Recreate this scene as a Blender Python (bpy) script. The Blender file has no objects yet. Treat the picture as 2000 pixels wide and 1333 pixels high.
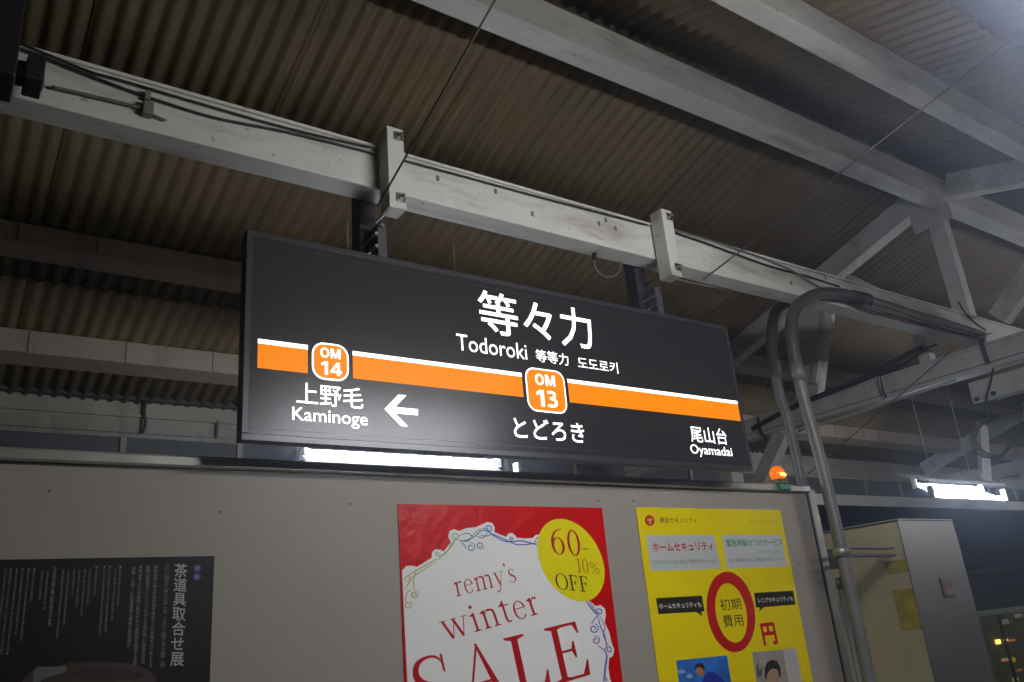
import bpy, bmesh, math, random
from mathutils import Vector, Matrix
random.seed(7)
scn = bpy.context.scene
COL = scn.collection
R = math.radians

# ------------------------------------------------------------------ camera
CW, CH, FPX, EYE = 2000.0, 1333.0, 1610.3122, 1.6
# world axes expressed in the camera (x right, y down, z forward)
M3 = ((0.82015223, 0.12762926, 0.55772851),
      (-0.56595292, 0.32400366, 0.75810218),
      (-0.08395005, -0.93740728, 0.33796448))
cam_d = bpy.data.cameras.new('camera')
cam = bpy.data.objects.new('camera', cam_d)
COL.objects.link(cam)
rt = Vector((M3[0][0], M3[1][0], M3[2][0]))
dn = Vector((M3[0][1], M3[1][1], M3[2][1]))
fw = Vector((M3[0][2], M3[1][2], M3[2][2]))
cam.matrix_world = Matrix(((rt.x, -dn.x, -fw.x, 0), (rt.y, -dn.y, -fw.y, 0), (rt.z, -dn.z, -fw.z, EYE), (0, 0, 0, 1)))
cam_d.sensor_fit = 'HORIZONTAL'
cam_d.sensor_width = 36.0
cam_d.lens = 36.0 * FPX / CW
cam_d.clip_start = 0.05
cam_d.clip_end = 500
scn.camera = cam

# ------------------------------------------------------------------ night sky, exposure
w = bpy.data.worlds.new('World'); scn.world = w; w.use_nodes = True
bg = w.node_tree.nodes['Background']
bg.inputs[0].default_value = (0.35, 0.42, 0.62, 1)
bg.inputs[1].default_value = 0.012
scn.view_settings.view_transform = 'Standard'
scn.view_settings.look = 'None'
scn.view_settings.exposure = 0
scn.view_settings.gamma = 1
scn.view_settings.use_curve_mapping = False
scn.render.engine = 'CYCLES'
scn.cycles.use_denoising = True
scn.cycles.max_bounces = 7
scn.cycles.diffuse_bounces = 4
scn.cycles.glossy_bounces = 3
scn.cycles.transmission_bounces = 3
scn.cycles.sample_clamp_indirect = 4
scn.cycles.caustics_reflective = False
scn.cycles.caustics_refractive = False
HAZE = .018
TUBE_E = 52.0        # radiance of the far-side fluorescent tubes
TUBE_N = 116.0        # near-side tubes: made stronger to brighten the wall and beams

def ray(px, py):
    c = (px - CW / 2, py - CH / 2, FPX)
    return Vector([sum(M3[i][j] * c[j] for j in range(3)) for i in range(3)])
def at(px, py, ax, val):
    """the point of the plane  axis = val  that lies in the direction of a photo pixel"""
    r = ray(px, py); o = Vector((0, 0, EYE))
    return o + r * ((val - o[ax]) / r[ax])

# ------------------------------------------------------------------ materials
MATS = {}
def mat(name, col, rough=.5, metal=0, var=.0, vscale=3.0, dirt=0.0, dcol=(.05, .035, .02), dscale=(2, 2, .5), bump=0.0, bscale=60,
        spec=.5, spots=0.0, emit=None, estr=0.0, coat=0.0):
    if name in MATS: return MATS[name]
    m = bpy.data.materials.new(name); m.use_nodes = True
    nt = m.node_tree; N = nt.nodes; L = nt.links
    b = N['Principled BSDF']
    b.inputs['Base Color'].default_value = (*col, 1)
    b.inputs['Roughness'].default_value = rough
    b.inputs['Metallic'].default_value = metal
    b.inputs['Specular IOR Level'].default_value = spec
    b.inputs['Coat Weight'].default_value = coat
    if emit:
        b.inputs['Emission Color'].default_value = (*emit, 1)
        b.inputs['Emission Strength'].default_value = estr
    out = None
    if var or dirt or bump or spots:
        g = N.new('ShaderNodeNewGeometry')
    def noise(scale, detail=4, mp=None, rgh=.6):
        n = N.new('ShaderNodeTexNoise'); n.inputs['Scale'].default_value = scale
        n.inputs['Detail'].default_value = detail; n.inputs['Roughness'].default_value = rgh
        if mp:
            q = N.new('ShaderNodeMapping'); q.inputs['Scale'].default_value = mp
            L.new(g.outputs['Position'], q.inputs['Vector']); L.new(q.outputs[0], n.inputs['Vector'])
        else:
            L.new(g.outputs['Position'], n.inputs['Vector'])
        return n.outputs['Fac']
    def ramp(src, a, b_):
        r = N.new('ShaderNodeMapRange'); r.inputs['From Min'].default_value = a; r.inputs['From Max'].default_value = b_
        L.new(src, r.inputs['Value']); return r.outputs['Result']
    def mix(fac, c1, c2, blend='MIX'):
        x = N.new('ShaderNodeMix'); x.data_type = 'RGBA'; x.blend_type = blend
        if isinstance(fac, float): x.inputs[0].default_value = fac
        else: L.new(fac, x.inputs[0])
        for k, c in ((6, c1), (7, c2)):
            if isinstance(c, tuple): x.inputs[k].default_value = (*c, 1)
            else: L.new(c, x.inputs[k])
        return x.outputs[2]
    cur = col
    if var:
        f = ramp(noise(vscale), .3, .7)
        cur = mix(f, tuple(c * (1 - var) for c in col), tuple(min(1, c * (1 + var * .6)) for c in col))
    if dirt:
        f = ramp(noise(1.0, 6, dscale, .7), .52, .75)
        mm = N.new('ShaderNodeMath'); mm.operation = 'MULTIPLY'; mm.inputs[1].default_value = dirt; mm.use_clamp = True
        L.new(f, mm.inputs[0]); cur = mix(mm.outputs[0], cur, dcol)
    if spots:
        f = ramp(noise(38, 2, None, .5), .70, .76)
        mm = N.new('ShaderNodeMath'); mm.operation = 'MULTIPLY'; mm.inputs[1].default_value = spots; mm.use_clamp = True
        L.new(f, mm.inputs[0]); cur = mix(mm.outputs[0], cur, (.05, .03, .02))
    if not isinstance(cur, tuple): L.new(cur, b.inputs['Base Color'])
    if bump:
        bn = N.new('ShaderNodeBump'); bn.inputs['Strength'].default_value = bump; bn.inputs['Distance'].default_value = .01
        L.new(noise(bscale, 3), bn.inputs['Height']); L.new(bn.outputs[0], b.inputs['Normal'])
    MATS[name] = m
    return m
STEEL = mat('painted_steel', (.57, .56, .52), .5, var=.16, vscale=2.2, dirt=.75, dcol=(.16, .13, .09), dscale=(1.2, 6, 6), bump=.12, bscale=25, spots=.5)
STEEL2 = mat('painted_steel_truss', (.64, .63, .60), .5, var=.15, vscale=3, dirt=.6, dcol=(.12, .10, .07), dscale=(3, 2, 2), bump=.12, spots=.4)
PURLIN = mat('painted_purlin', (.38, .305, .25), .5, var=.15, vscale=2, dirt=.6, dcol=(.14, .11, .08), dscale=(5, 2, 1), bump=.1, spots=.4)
SHEET = mat('corrugated_sheet', (.158, .113, .054), .6, var=.28, vscale=1.3, dirt=.55, dcol=(.035, .028, .02), dscale=(2.5, .6, .6), bump=.15, bscale=40)
WALLP = mat('partition_panel', (.330, .303, .262), .5, spec=.25, var=.06, vscale=1.1, dirt=.35, dcol=(.22, .20, .165), dscale=(2.5, 2, .7), bump=.03, bscale=90, spots=.12)
ALU = mat('brushed_aluminium', (.50, .50, .48), .28, metal=1, var=.1, vscale=9, bump=.05, bscale=30)
ALUD = mat('dull_aluminium', (.36, .35, .33), .45, metal=.7, var=.15, vscale=8)
BLACK = mat('black_paint', (.018, .018, .02), .4)
FRAME = mat('sign_frame_paint', (.035, .035, .042), .3)
FACE = mat('sign_face_acrylic', (.018, .018, .019), .25, spec=.32, emit=(.52, .52, .64), estr=.010)
BACKW = mat('sign_backlit_white', (.8, .8, .8), .3, emit=(1, .985, 1), estr=1.5)
BACKO = mat('sign_backlit_orange', (.25, .07, .0), .35, spec=.12, emit=(1.0, .262, .002), estr=.90)
PIPE = mat('pipe_grey', (.15, .15, .15), .5, metal=.1, var=.2, vscale=6, dirt=.4, dcol=(.08, .07, .06), spots=.2)
PIPED = mat('pipe_sleeve', (.05, .05, .047), .5, var=.2)
RUB = mat('cable_rubber', (.012, .012, .012), .5)
CABG = mat('cable_grey', (.16, .16, .14), .5, var=.2)
GALV = mat('galvanised_bolt', (.55, .55, .55), .3, metal=1)
WIRED = mat('stay_wire_dark', (.02, .017, .015), .6)
WIRE = mat('stay_wire', (.10, .08, .07), .4, metal=.6)
TUBE = mat('fluorescent_tube', (.9, .9, .9), .3, emit=(.86, .93, 1.0), estr=TUBE_E)
TUBE2 = mat('fluorescent_tube_near', (.9, .9, .9), .3, emit=(.96, .97, 1.0), estr=TUBE_N)
TUBE3 = mat('fluorescent_tube_daylight', (.9, .9, .9), .3, emit=(.70, .80, 1.0), estr=TUBE_N)
HOUS = mat('lamp_housing', (.7, .7, .68), .4, var=.05)
STAIN = mat('cabinet_stainless', (.25, .24, .235), .45, metal=.75, var=.12, vscale=3, bump=.04, bscale=15)
CABS = mat('cabinet_side_paint', (.46, .39, .22), .4, metal=.1, var=.15, vscale=2, bump=.04)
GLASS = mat('frosted_pane', (.10, .105, .115), .3, var=.2, vscale=2.5, dirt=.4, dcol=(.05, .06, .07))
FASC = mat('fascia_board', (.34, .31, .26), .5, var=.15, vscale=2, dirt=.6, dcol=(.1, .08, .06), dscale=(4, 2, 1))
CONC = mat('platform_concrete', (.20, .19, .17), .75, var=.2, vscale=1.5, bump=.2)
DARKG = mat('track_ballast', (.06, .055, .05), .9, var=.3, bump=.4)

# ------------------------------------------------------------------ object helpers
WL = {}
def reg(o, loc): WL[o.name] = Vector(loc)
def tags(o, label=None, cat=None, group=None, kind=None):
    if label: o['label'] = label
    if cat: o['category'] = cat
    if group: o['group'] = group
    if kind: o['kind'] = kind
    return o
def thing(name, loc, label=None, cat=None, group=None, kind=None):
    o = bpy.data.objects.new(name, None); COL.objects.link(o); o.empty_display_size = .1
    o.location = loc; reg(o, loc)
    return tags(o, label, cat, group, kind)
class MB:
    def __init__(s): s.v = []; s.f = []; s.sm = []
    def add(s, vs, fs, smooth=False):
        n = len(s.v); s.v += [Vector(p) for p in vs]
        s.f += [tuple(i + n for i in f) for f in fs]; s.sm += [smooth] * len(fs); return s
    def box(s, x0, x1, y0, y1, z0, z1):
        p = [(x, y, z) for z in (z0, z1) for y in (y0, y1) for x in (x0, x1)]
        return s.add(p, [(0, 2, 3, 1), (4, 5, 7, 6), (0, 1, 5, 4), (2, 6, 7, 3), (0, 4, 6, 2), (1, 3, 7, 5)])
    def prism(s, prof, ax, a, b):
        """profile in the two other axes, extruded along axis ax from a to b"""
        n = len(prof); vs = []
        for t in (a, b):
            for q in prof:
                p = list(q); p.insert(ax, t); vs.append(p)
        fs = [(i, (i + 1) % n, n + (i + 1) % n, n + i) for i in range(n)] + [tuple(range(n))[::-1], tuple(range(n, 2 * n))]
        return s.add(vs, fs)
    def bar(s, p, q, wd, ht, up=(0, 0, 1), side=None):
        """rectangular bar from p to q; wd across, ht along 'up'"""
        p, q = Vector(p), Vector(q); d = (q - p).normalized()
        sd = d.cross(Vector(up)).normalized(); u = sd.cross(d).normalized()
        vs = []
        for c in (p, q):
            for a_, b_ in ((-1, -1), (1, -1), (1, 1), (-1, 1)):
                vs.append(c + sd * (a_ * wd / 2) + u * (b_ * ht / 2))
        return s.add(vs, [(0, 1, 2, 3)[::-1], (4, 5, 6, 7), (0, 1, 5, 4), (1, 2, 6, 5), (2, 3, 7, 6), (3, 0, 4, 7)])
    def tube(s, pts, r, n=10, caps=True):
        pts = [Vector(p) for p in pts]; rings = []; up = None
        for i, p in enumerate(pts):
            d = (pts[min(i + 1, len(pts) - 1)] - pts[max(i - 1, 0)]).normalized()
            if up is None:
                up = d.orthogonal().normalized()
            up = (up - d * up.dot(d)).normalized(); v = d.cross(up)
            rr = r[i] if isinstance(r, (list, tuple)) else r
            rings.append([p + (up * math.cos(2 * math.pi * k / n) + v * math.sin(2 * math.pi * k / n)) * rr for k in range(n)])
        vs = [v for rg in rings for v in rg]; fs = []
        for i in range(len(pts) - 1):
            for k in range(n):
                k2 = (k + 1) % n
                fs.append((i * n + k, i * n + k2, (i + 1) * n + k2, (i + 1) * n + k))
        s.add(vs, fs, True)
        if caps:
            b0 = len(s.v) - len(vs)
            s.f.append(tuple(b0 + k for k in range(n))[::-1]); s.sm.append(False)
            s.f.append(tuple(b0 + (len(pts) - 1) * n + k for k in range(n))); s.sm.append(False)
        return s
    def build(s, name, m, parent=None, bevel=0.0, label=None, cat=None, group=None, kind=None, loc=None):
        if parent is not None: o_ = WL[parent.name]
        elif loc is not None: o_ = Vector(loc)
        else: o_ = sum(s.v, Vector()) / max(1, len(s.v))
        me = bpy.data.meshes.new(name)
        me.from_pydata([v - o_ for v in s.v], [], s.f)
        me.polygons.foreach_set('use_smooth', s.sm)
        me.materials.append(m); me.update()
        o = bpy.data.objects.new(name, me); COL.objects.link(o)
        if parent is not None: o.parent = parent
        else: o.location = o_
        reg(o, o_)
        if bevel:
            bv = o.modifiers.new('bevel', 'BEVEL'); bv.width = bevel; bv.segments = 2; bv.limit_method = 'ANGLE'; bv.harden_normals = False
        return tags(o, label, cat, group, kind)
def children(o): return [c for c in bpy.data.objects if c.parent == o]
def copy_tree(o, parent=None, loc=None, **kw):
    c = o.copy(); COL.objects.link(c)
    if parent is not None: c.parent = parent
    if loc is not None: c.location = loc
    for ch in children(o): copy_tree(ch, c)
    tags(c, **kw); return c
def sag(a, b, s, n=14):
    a, b = Vector(a), Vector(b)
    return [a.lerp(b, t / n) - Vector((0, 0, s * 4 * (t / n) * (1 - t / n))) for t in range(n + 1)]
def smooth(pts, n=8):
    pts = [Vector(p) for p in pts]; out = []
    for i in range(len(pts) - 1):
        p0 = pts[max(i - 1, 0)]; p1 = pts[i]; p2 = pts[i + 1]; p3 = pts[min(i + 2, len(pts) - 1)]
        for k in range(n):
            t = k / n
            out.append(.5 * ((2 * p1) + (p2 - p0) * t + (2 * p0 - 5 * p1 + 4 * p2 - p3) * t * t + (3 * p1 - p0 - 3 * p2 + p3) * t ** 3))
    out.append(pts[-1]); return out

# ------------------------------------------------------------------ floor, ground
XA, XB = -3.2, 16.6
MB().box(-6, 30, -4, 6.6, -.25, 0).build('platform', CONC, kind='structure', label='concrete station platform floor')
MB().box(-150, 200, -120, 220, -1.3, -1.2).build('ground', DARKG, kind='structure')

# ------------------------------------------------------------------ canopy roof of corrugated sheets
RZ, RM, RY = 4.55, .30, 2.5
def roof_z(y): return RZ - RM * abs(y - RY)
roof = thing('canopy_roof', (6, RY, 4.5), kind='structure', label='gabled platform canopy roof of brown corrugated sheets')
PIT, WV = .088, 10
def sheet_mesh(y0, y1, name):
    vs = []; fs = []; n = WV * 10
    for i in range(n + 1):
        x = PIT * WV * 1.03 * i / n; dz = .013 * math.cos(2 * math.pi * x / PIT)
        for y in (y0, y1): vs.append((x, y, roof_z(y) + dz))
    for i in range(n): fs.append((2 * i, 2 * i + 1, 2 * i + 3, 2 * i + 2))
    o_ = Vector((0, (y0 + y1) / 2, roof_z((y0 + y1) / 2)))
    me = bpy.data.meshes.new(name); me.from_pydata([Vector(v) - o_ for v in vs], [], fs)
    me.polygons.foreach_set('use_smooth', [True] * len(fs)); me.materials.append(SHEET); return me, o_
rows = [(2.56, 3.95), (3.86, 5.15), (5.06, 6.36), (2.44, 1.15), (1.24, -.05), (.04, -1.6)]
for ri, (ya, yb) in enumerate(rows):
    me, o_ = sheet_mesh(ya, yb, 'roof_sheet')
    k = 0; x = XA
    while x < XB:
        o = bpy.data.objects.new('roof_sheet', me); COL.objects.link(o); o.parent = roof
        o.location = Vector((x, o_.y, o_.z + .005 * (k % 2) - .009 * (ri % 3) + .009)) - WL[roof.name]
        sd = o.modifiers.new('thickness', 'SOLIDIFY'); sd.thickness = .004; sd.offset = 1
        x += PIT * WV; k += 1
cap = MB().prism([(RY - .16, RZ + .0), (RY, RZ + .05), (RY + .16, RZ + .0), (RY + .16, RZ + .01), (RY, RZ + .065), (RY - .16, RZ + .01)], 0, XA, XB)
cap.build('ridge_cap', SHEET, roof)

# ------------------------------------------------------------------ beams along the platform
def beam(name, y0, y1, z0, z1, m, label, lip=0.0, cat='beam', grp=None):
    t = thing(name, ((XA + XB) / 2, y0, z0), label, cat, grp)
    MB().box(XA, XB, y0, y1, z0, z1).build('beam_body', m, t, bevel=.004)
    return t
b1 = beam('carrier_beam', 2.41, 2.515, 3.20, 3.372, STEEL, 'large white painted steel beam that carries the hanging station sign')
MB().box(XA, XB, 2.402, 2.523, 3.3725, 3.384).build('top_flange', STEEL, b1)
b2 = beam('ridge_beam', 2.365, 2.50, 4.25, 4.435, STEEL, 'white ridge beam under the peak of the canopy, above the sign beam')
b3 = beam('near_purlin', 1.64, 1.745, 4.12, 4.285, STEEL, 'pale roof beam nearest the top right corner of the photo')
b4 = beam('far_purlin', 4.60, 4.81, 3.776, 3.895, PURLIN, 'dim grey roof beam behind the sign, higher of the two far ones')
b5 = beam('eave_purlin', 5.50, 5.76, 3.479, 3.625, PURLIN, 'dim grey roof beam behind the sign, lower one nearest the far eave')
for b_, y, z0, z1 in ((b4, 4.60, 3.776, 3.895), (b5, 5.50, 3.479, 3.625)):
    rib = None
    x = XA + .2
    while x < XB:
        if rib is None:
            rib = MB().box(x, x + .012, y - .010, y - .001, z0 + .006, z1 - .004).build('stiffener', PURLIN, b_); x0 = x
        else:
            c = rib.copy(); COL.objects.link(c); c.location = (x - x0, 0, 0)
        x += random.choice((.34, .38, .55))

# ------------------------------------------------------------------ trusses
def truss(xt, label):
    t = thing('roof_truss', (xt, RY, 3.2), label, 'truss', 'steel trusses of the canopy')
    x0, x1 = xt - .0, xt + .12
    # tie beam, H section lying along Y
    tb = MB().box(xt + .03, xt + .09, -1.4, 6.05, 3.055, 3.175).build('tie_beam', STEEL2, t, bevel=.003)
    MB().box(xt - .002, xt + .122, -1.4, 6.05, 3.176, 3.195).build('top_flange', STEEL2, tb)
    MB().box(xt - .002, xt + .122, -1.4, 6.05, 3.022, 3.054).build('bottom_flange', STEEL2, tb)
    MB().box(xt - .004, xt + .029, -1.4, 6.05, 3.06, 3.172).build('web_cover', STEEL2, tb)
    # rafters
    def raf(ya, yb):
        d = 1 if yb > ya else -1
        za, zb = roof_z(ya) - .02 - .105 - .0, roof_z(yb) - .02 - .105
        MB().bar((xt + .06, ya, za), (xt + .06, yb, zb), .12, .17).build('rafter', STEEL2, t, bevel=.003)
    raf(2.52, 6.1); raf(2.36, -1.4)
    MB().box(xt + .015, xt + .105, 2.45, 2.56, 3.39, 4.249).build('king_post', STEEL2, t, bevel=.003)
    MB().bar((xt + .06, 2.30, 3.34), (xt + .06, 1.55, 3.95), .09, .13).build('strut', STEEL2, t, bevel=.003)
    MB().bar((xt + .06, 2.62, 3.34), (xt + .06, 3.30, 4.02), .09, .13).build('strut', STEEL2, t, bevel=.003)
    MB().bar((xt + .06, 3.52, 4.0), (xt + .06, 3.86, 3.20), .09, .20).build('strut', STEEL2, t, bevel=.003)
    MB().bar((xt - .03, 3.42, 4.0), (xt - .03, 3.72, 3.30), .03, .05).build('strut', STEEL, t)
    MB().box(xt + .02, xt + .10, 2.80, 2.88, 3.196, 3.42).build('strut', STEEL2, t)
    MB().bar((xt + .06, 4.15, 3.02), (xt + .06, 4.75, 2.35), .10, .12).build('knee_brace', STEEL2, t, bevel=.003)
    MB().box(xt + .0, xt + .15, 4.72, 4.86, 0, 3.02).build('column', STEEL2, t, bevel=.004)
    MB().box(xt - .006, xt - .0, 2.37, 2.66, 4.13, 4.30).build('gusset_plate', STEEL2, t)
    MB().box(xt - .012, xt - .006, 3.45, 3.80, 3.62, 4.02).build('gusset_plate', STEEL2, t)
    for yy, zz in ((2.42, 4.16), (2.42, 4.25), (2.60, 4.16), (2.62, 4.24)):
        MB().tube([(xt - .016, yy, zz), (xt - .006, yy, zz)], .012, 6).build('bolt', STEEL2, t)
    return t
tr = truss(5.70, 'pale steel truss with diagonal struts at the right end of the sign beam')
c2 = copy_tree(tr, loc=(11.4, RY, 3.2), label='farther steel truss behind the twin lamp, seen near the right photo edge')

# ------------------------------------------------------------------ far facade: fascia, panes, rail
FY = 6.2
fa = thing('eave_fascia', (6, FY, 3.2), 'brown grey fascia boards under the far eave of the canopy', 'fascia')
for z0, z1 in ((3.325, 3.43), (3.20, 3.315)):
    x = XA; pc = None
    while x < XB:
        if pc is None: pc = MB().box(x, x + 2.19, FY, FY + .05, z0, z1).build('board', FASC, fa, bevel=.003); xs = x
        else:
            c = pc.copy(); COL.objects.link(c); c.location = (x - xs, random.uniform(-.004, .004), 0)
        x += 2.2
MB().box(XA, XB, FY - .03, FY - .002, 3.310, 3.330).build('ledge', FASC, fa)
MB().box(XA, XB, FY - .06, FY + .02, 3.432, 3.475).build('gutter_lip', mat('gutter_paint', (.05, .045, .05), .5), fa)
MB().tube(smooth([(1.22, FY - .03, 3.46), (1.20, FY - .05, 3.36), (1.215, FY - .05, 3.26), (1.20, FY - .03, 3.19)]), .012, 6).build('drain_pipe', PIPED, fa)
MB().tube([(1.735, FY - .03, 3.32), (1.735, FY - .03, 3.19)], .02, 8).build('drain_pipe', FASC, fa)
MB().tube(sag((9.1, FY - .04, 3.43), (9.25, FY - .04, 3.0), -.01), .012, 6).build('drain_pipe', FASC, fa)
cl = thing('clerestory_window', (6, FY, 2.97), 'long row of frosted panes under the far eave fascia', 'window')
MB().box(XA, XB, FY, FY + .04, 3.165, 3.195).build('head_rail', FASC, cl)
MB().box(XA, XB, FY - .02, FY + .05, 2.82, 2.955).build('sill_rail', STEEL, cl, bevel=.004)
x = 1.09 - 5 * .82; pn = mu = None
while x < XB:
    if pn is None:
        pn = MB().box(x + .025, x + .795, FY + .02, FY + .026, 2.955, 3.165).build('pane', GLASS, cl)
        mu = MB().box(x - .02, x + .02, FY, FY + .04, 2.955, 3.165).build('mullion', PURLIN, cl); xs = x
    else:
        for o in (pn, mu):
            c = o.copy(); COL.objects.link(c); c.location = (x - xs, 0, 0)
    x += .82

# ------------------------------------------------------------------ far buildings beyond the tracks
fb = thing('station_building', (20, 11, 0), 'dim grey building across the tracks behind the steel cabinet', 'building')
p = at(1930, 1122, 1, 11)
FB = mat('far_wall', (.30, .31, .33), .7, var=.2, vscale=.6, dirt=.4)
MB().box(10, 60, 11, 15, -1.2, p.z).build('wall', FB, fb)
MB().box(9.8, 60.2, 10.8, 11, p.z + .002, p.z + .12).build('coping', FASC, fb)
ks = thing('kiosk', (24, 9.6, 0), 'small lit shop front glimpsed at the bottom right edge', 'kiosk')
k0 = at(1922, 1200, 1, 9.6); k1 = at(2200, 1200, 1, 9.6)
KW = mat('kiosk_shelf', (.10, .10, .05), .6, var=.3, emit=(.35, .30, .10), estr=.05)
MB().box(k0.x, k1.x, 9.65, 10.6, -1.2, k0.z - .03).build('wall', KW, ks)
MB().box(k0.x - .05, k1.x, 9.4, 10.7, k0.z - .028, k0.z + .05).build('awning', mat('kiosk_awning', (.25, .3, .2), .5, emit=(.5, .6, .4), estr=.07), ks)
for px, py, wd, ht, col, e in ((1948, 1254, .16, .09, (1, .62, .12), 2.6), (1963, 1251, .16, .05, (1, .6, .25), .8), (1976, 1251, .22, .04, (.8, .3, .08), .35),
                               (1962, 1289, .26, .06, (.7, .4, .25), .35), (1977, 1289, .14, .09, (.5, .42, .03), .4), (1990, 1309, .2, .05, (.5, .15, .05), .3),
                               (1962, 1215, .24, .10, (.35, .42, .30), .22), (1988, 1203, .28, .08, (.4, .40, .30), .25), (1982, 1328, .2, .08, (.4, .4, .08), .4)):
    q = at(px, py, 1, 9.64)
    mt = mat('kiosk_light_%d' % (px * 10 + py % 10), (.3, .2, .1), .5, emit=col, estr=e)
    MB().box(q.x - wd / 2, q.x + wd / 2, 9.60, 9.649, q.z - ht / 2, q.z + ht / 2).build('lit_panel', mt, ks, bevel=.01)
MB().box(k0.x + .52, k0.x + .56, 9.55, 9.6, -1.2, k0.z - .03).build('mullion', BLACK, ks)

# ------------------------------------------------------------------ fluorescent lamps
def make_lamp(x0, L, y, z, label, grp, TUBE=TUBE, slim=False):
    t = thing('fluorescent_lamp', (x0 + L / 2, y, z), label, 'lamp', grp)
    ya, za, yb, zb = y + .05, z + .015, y - .15, z - .115
    MB().tube([(x0, ya, za), (x0 + L, ya, za)], .019, 12).build('tube', TUBE, t)
    MB().tube([(x0 - .12, yb, zb), (x0 + L - .0, yb, zb)], .019, 12).build('tube', TUBE, t)
    if slim: MB().box(x0 - .05, x0 + L + .05, y - .09, y - .01, z - .01, z + .05).build('housing', HOUS, t, bevel=.004)
    else:
        MB().bar((x0 - .03, y - .062, z - .062), (x0 - .03 + L * .98, y - .062, z - .062), .008, .20, up=(0, .84, .54)).build('reflector', HOUS, t)
        MB().prism([(y - .192, z - .005), (y + .17, z + .122), (y + .16, z + .15), (y - .20, z + .02)], 0, x0 - .05, x0 + L - .02).build('housing', HOUS, t)
    for xa, (yy, zz) in ((x0, (ya, za)), (x0 + L, (ya, za)), (x0 - .12, (yb, zb)), (x0 + L, (yb, zb))):
        MB().box(xa - .012, xa + .012, yy - .025, yy + .025, zz - .028, zz + .09).build('tube_holder', HOUS, t, bevel=.004)
    for xa in (x0 + L * .2, x0 + L * .8):
        MB().tube([(xa, y, z + .13), (xa, y, roof_z(y) - .03)], .0045, 6).build('hanger_rod', STEEL2, t)
    return t
GF = 'fluorescent lamps over the far half of the platform'
GN = 'fluorescent lamps over the near half of the platform'
lp = make_lamp(1.62, 1.24, 4.10, 2.605, 'bright twin tube lamp shining between sign and partition wall', GF)
copy_tree(lp, loc=(8.18, 4.10, 2.61), label='bright twin tube lamp hanging free at the right photo edge', group=GF)
copy_tree(lp, loc=(14.2, 4.10, 2.605), label='most distant twin tube lamp on the far side', group=GF)
ln = make_lamp(1.58, 1.24, .43, 2.83, 'twin tube lamp just past the top right corner of the photo', GN, TUBE2, True)
copy_tree(ln, loc=(8.15, .43, 2.79), label='next twin tube lamp of the near row, farther right', group=GN)
bm_ = MB()
MB().bar((9.30, 4.2, 3.35), (9.05, 4.2, 2.75), .05, .16, up=(1, 0, 0)).build('lamp_bracket', STEEL2, None, bevel=.003,
    label='pale slanted bracket plate just above the twin lamp at right', cat='bracket')

# ------------------------------------------------------------------ partition wall with rail
WY = 2.6
wall = thing('partition_wall', (1.3, WY, 0), 'long cream grey partition wall carrying three posters', 'wall')
MB().box(-1.6, 3.685, WY, WY + .04, .02, 2.166).build('panel', WALLP, wall)
prof = [(WY - .012, 2.170), (WY - .022, 2.176), (WY - .022, 2.196)]
for k in range(0, 9):
    a = math.pi - k * math.pi / 8
    prof.append((WY + .014 + .036 * math.cos(a), 2.199 + .012 * math.sin(a)))
prof += [(WY + .05, 2.170)]
rail = MB().prism(prof, 0, -1.6, 3.70).build('top_rail', mat('rail_aluminium', (.42, .40, .36), .30, metal=.35, var=.15, vscale=7), wall)
MB().box(-1.6, 3.684, WY - .003, WY - .0005, 2.163, 2.1695).build('rail_shadow_strip', BLACK, wall)  # black strip painted in as the shadow line under the rail
MB().box(3.689, 3.697, WY - .004, WY + .04, .02, 2.168).build('edge_seam', mat('edge_seam', (.06, .04, .03), .5), wall)
MB().box(3.698, 3.755, WY - .006, WY + .045, 0, 2.19).build('end_post', ALUD, wall, bevel=.004)
for px, py in ((1168, 979), (1237, 979), (96, 960), (683, 985), (430, 1000), (1560, 1100)):
    q = at(px, py, 1, WY)
    MB().tube([(q.x, WY - .003, q.z), (q.x, WY + .001, q.z)], .0035, 8).build('screw', PIPED, wall)

# ------------------------------------------------------------------ lettering tools
def text_2d(body, off=0.0, shear=0.0):
    cu = bpy.data.curves.new('t', 'FONT'); cu.body = body; cu.size = 1; cu.fill_mode = 'FRONT'
    cu.resolution_u = 3; cu.shear = shear; cu.space_line = .98 if '\n' in body else 1
    if '\n' in body: cu.align_x = 'CENTER'
    ob = bpy.data.objects.new('t', cu); COL.objects.link(ob)
    dg = bpy.context.evaluated_depsgraph_get()
    me = bpy.data.meshes.new_from_object(ob.evaluated_get(dg))
    vs = [(v.co.x, v.co.y) for v in me.vertices]; fs = [tuple(p.vertices) for p in me.polygons]
    bpy.data.objects.remove(ob); bpy.data.curves.remove(cu); bpy.data.meshes.remove(me)
    xs = [v[0] for v in vs]; ys = [v[1] for v in vs]
    x0, x1, y0, y1 = min(xs), max(xs), min(ys), max(ys)
    if not off: return [((x - x0) / (x1 - x0), (y - y0) / (y1 - y0), 0) for x, y in vs], fs
    # heavier weight: the glyphs struck several times, each a hair in front of the last
    n = len(vs); V = []; F = []
    K = 8
    for k in range(K + 1):
        dx, dy = (off * math.cos(2 * math.pi * k / K), off * math.sin(2 * math.pi * k / K)) if k < K else (0, 0)
        V += [((x + dx - x0 + off) / (x1 - x0 + 2 * off), (y + dy - y0 + off) / (y1 - y0 + 2 * off), k) for x, y in vs]
        F += [tuple(i + k * n for i in f) for f in fs]
    return V, F
LS = .00003
def orient(vs, fs):
    """make every face look towards -Y"""
    out = []
    for f in fs:
        a, b, c = (Vector(vs[f[0]]), Vector(vs[f[1]]), Vector(vs[f[2]]))
        n = (b - a).cross(c - a)
        out.append(f if n.y < 0 else f[::-1])
    return out
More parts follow.
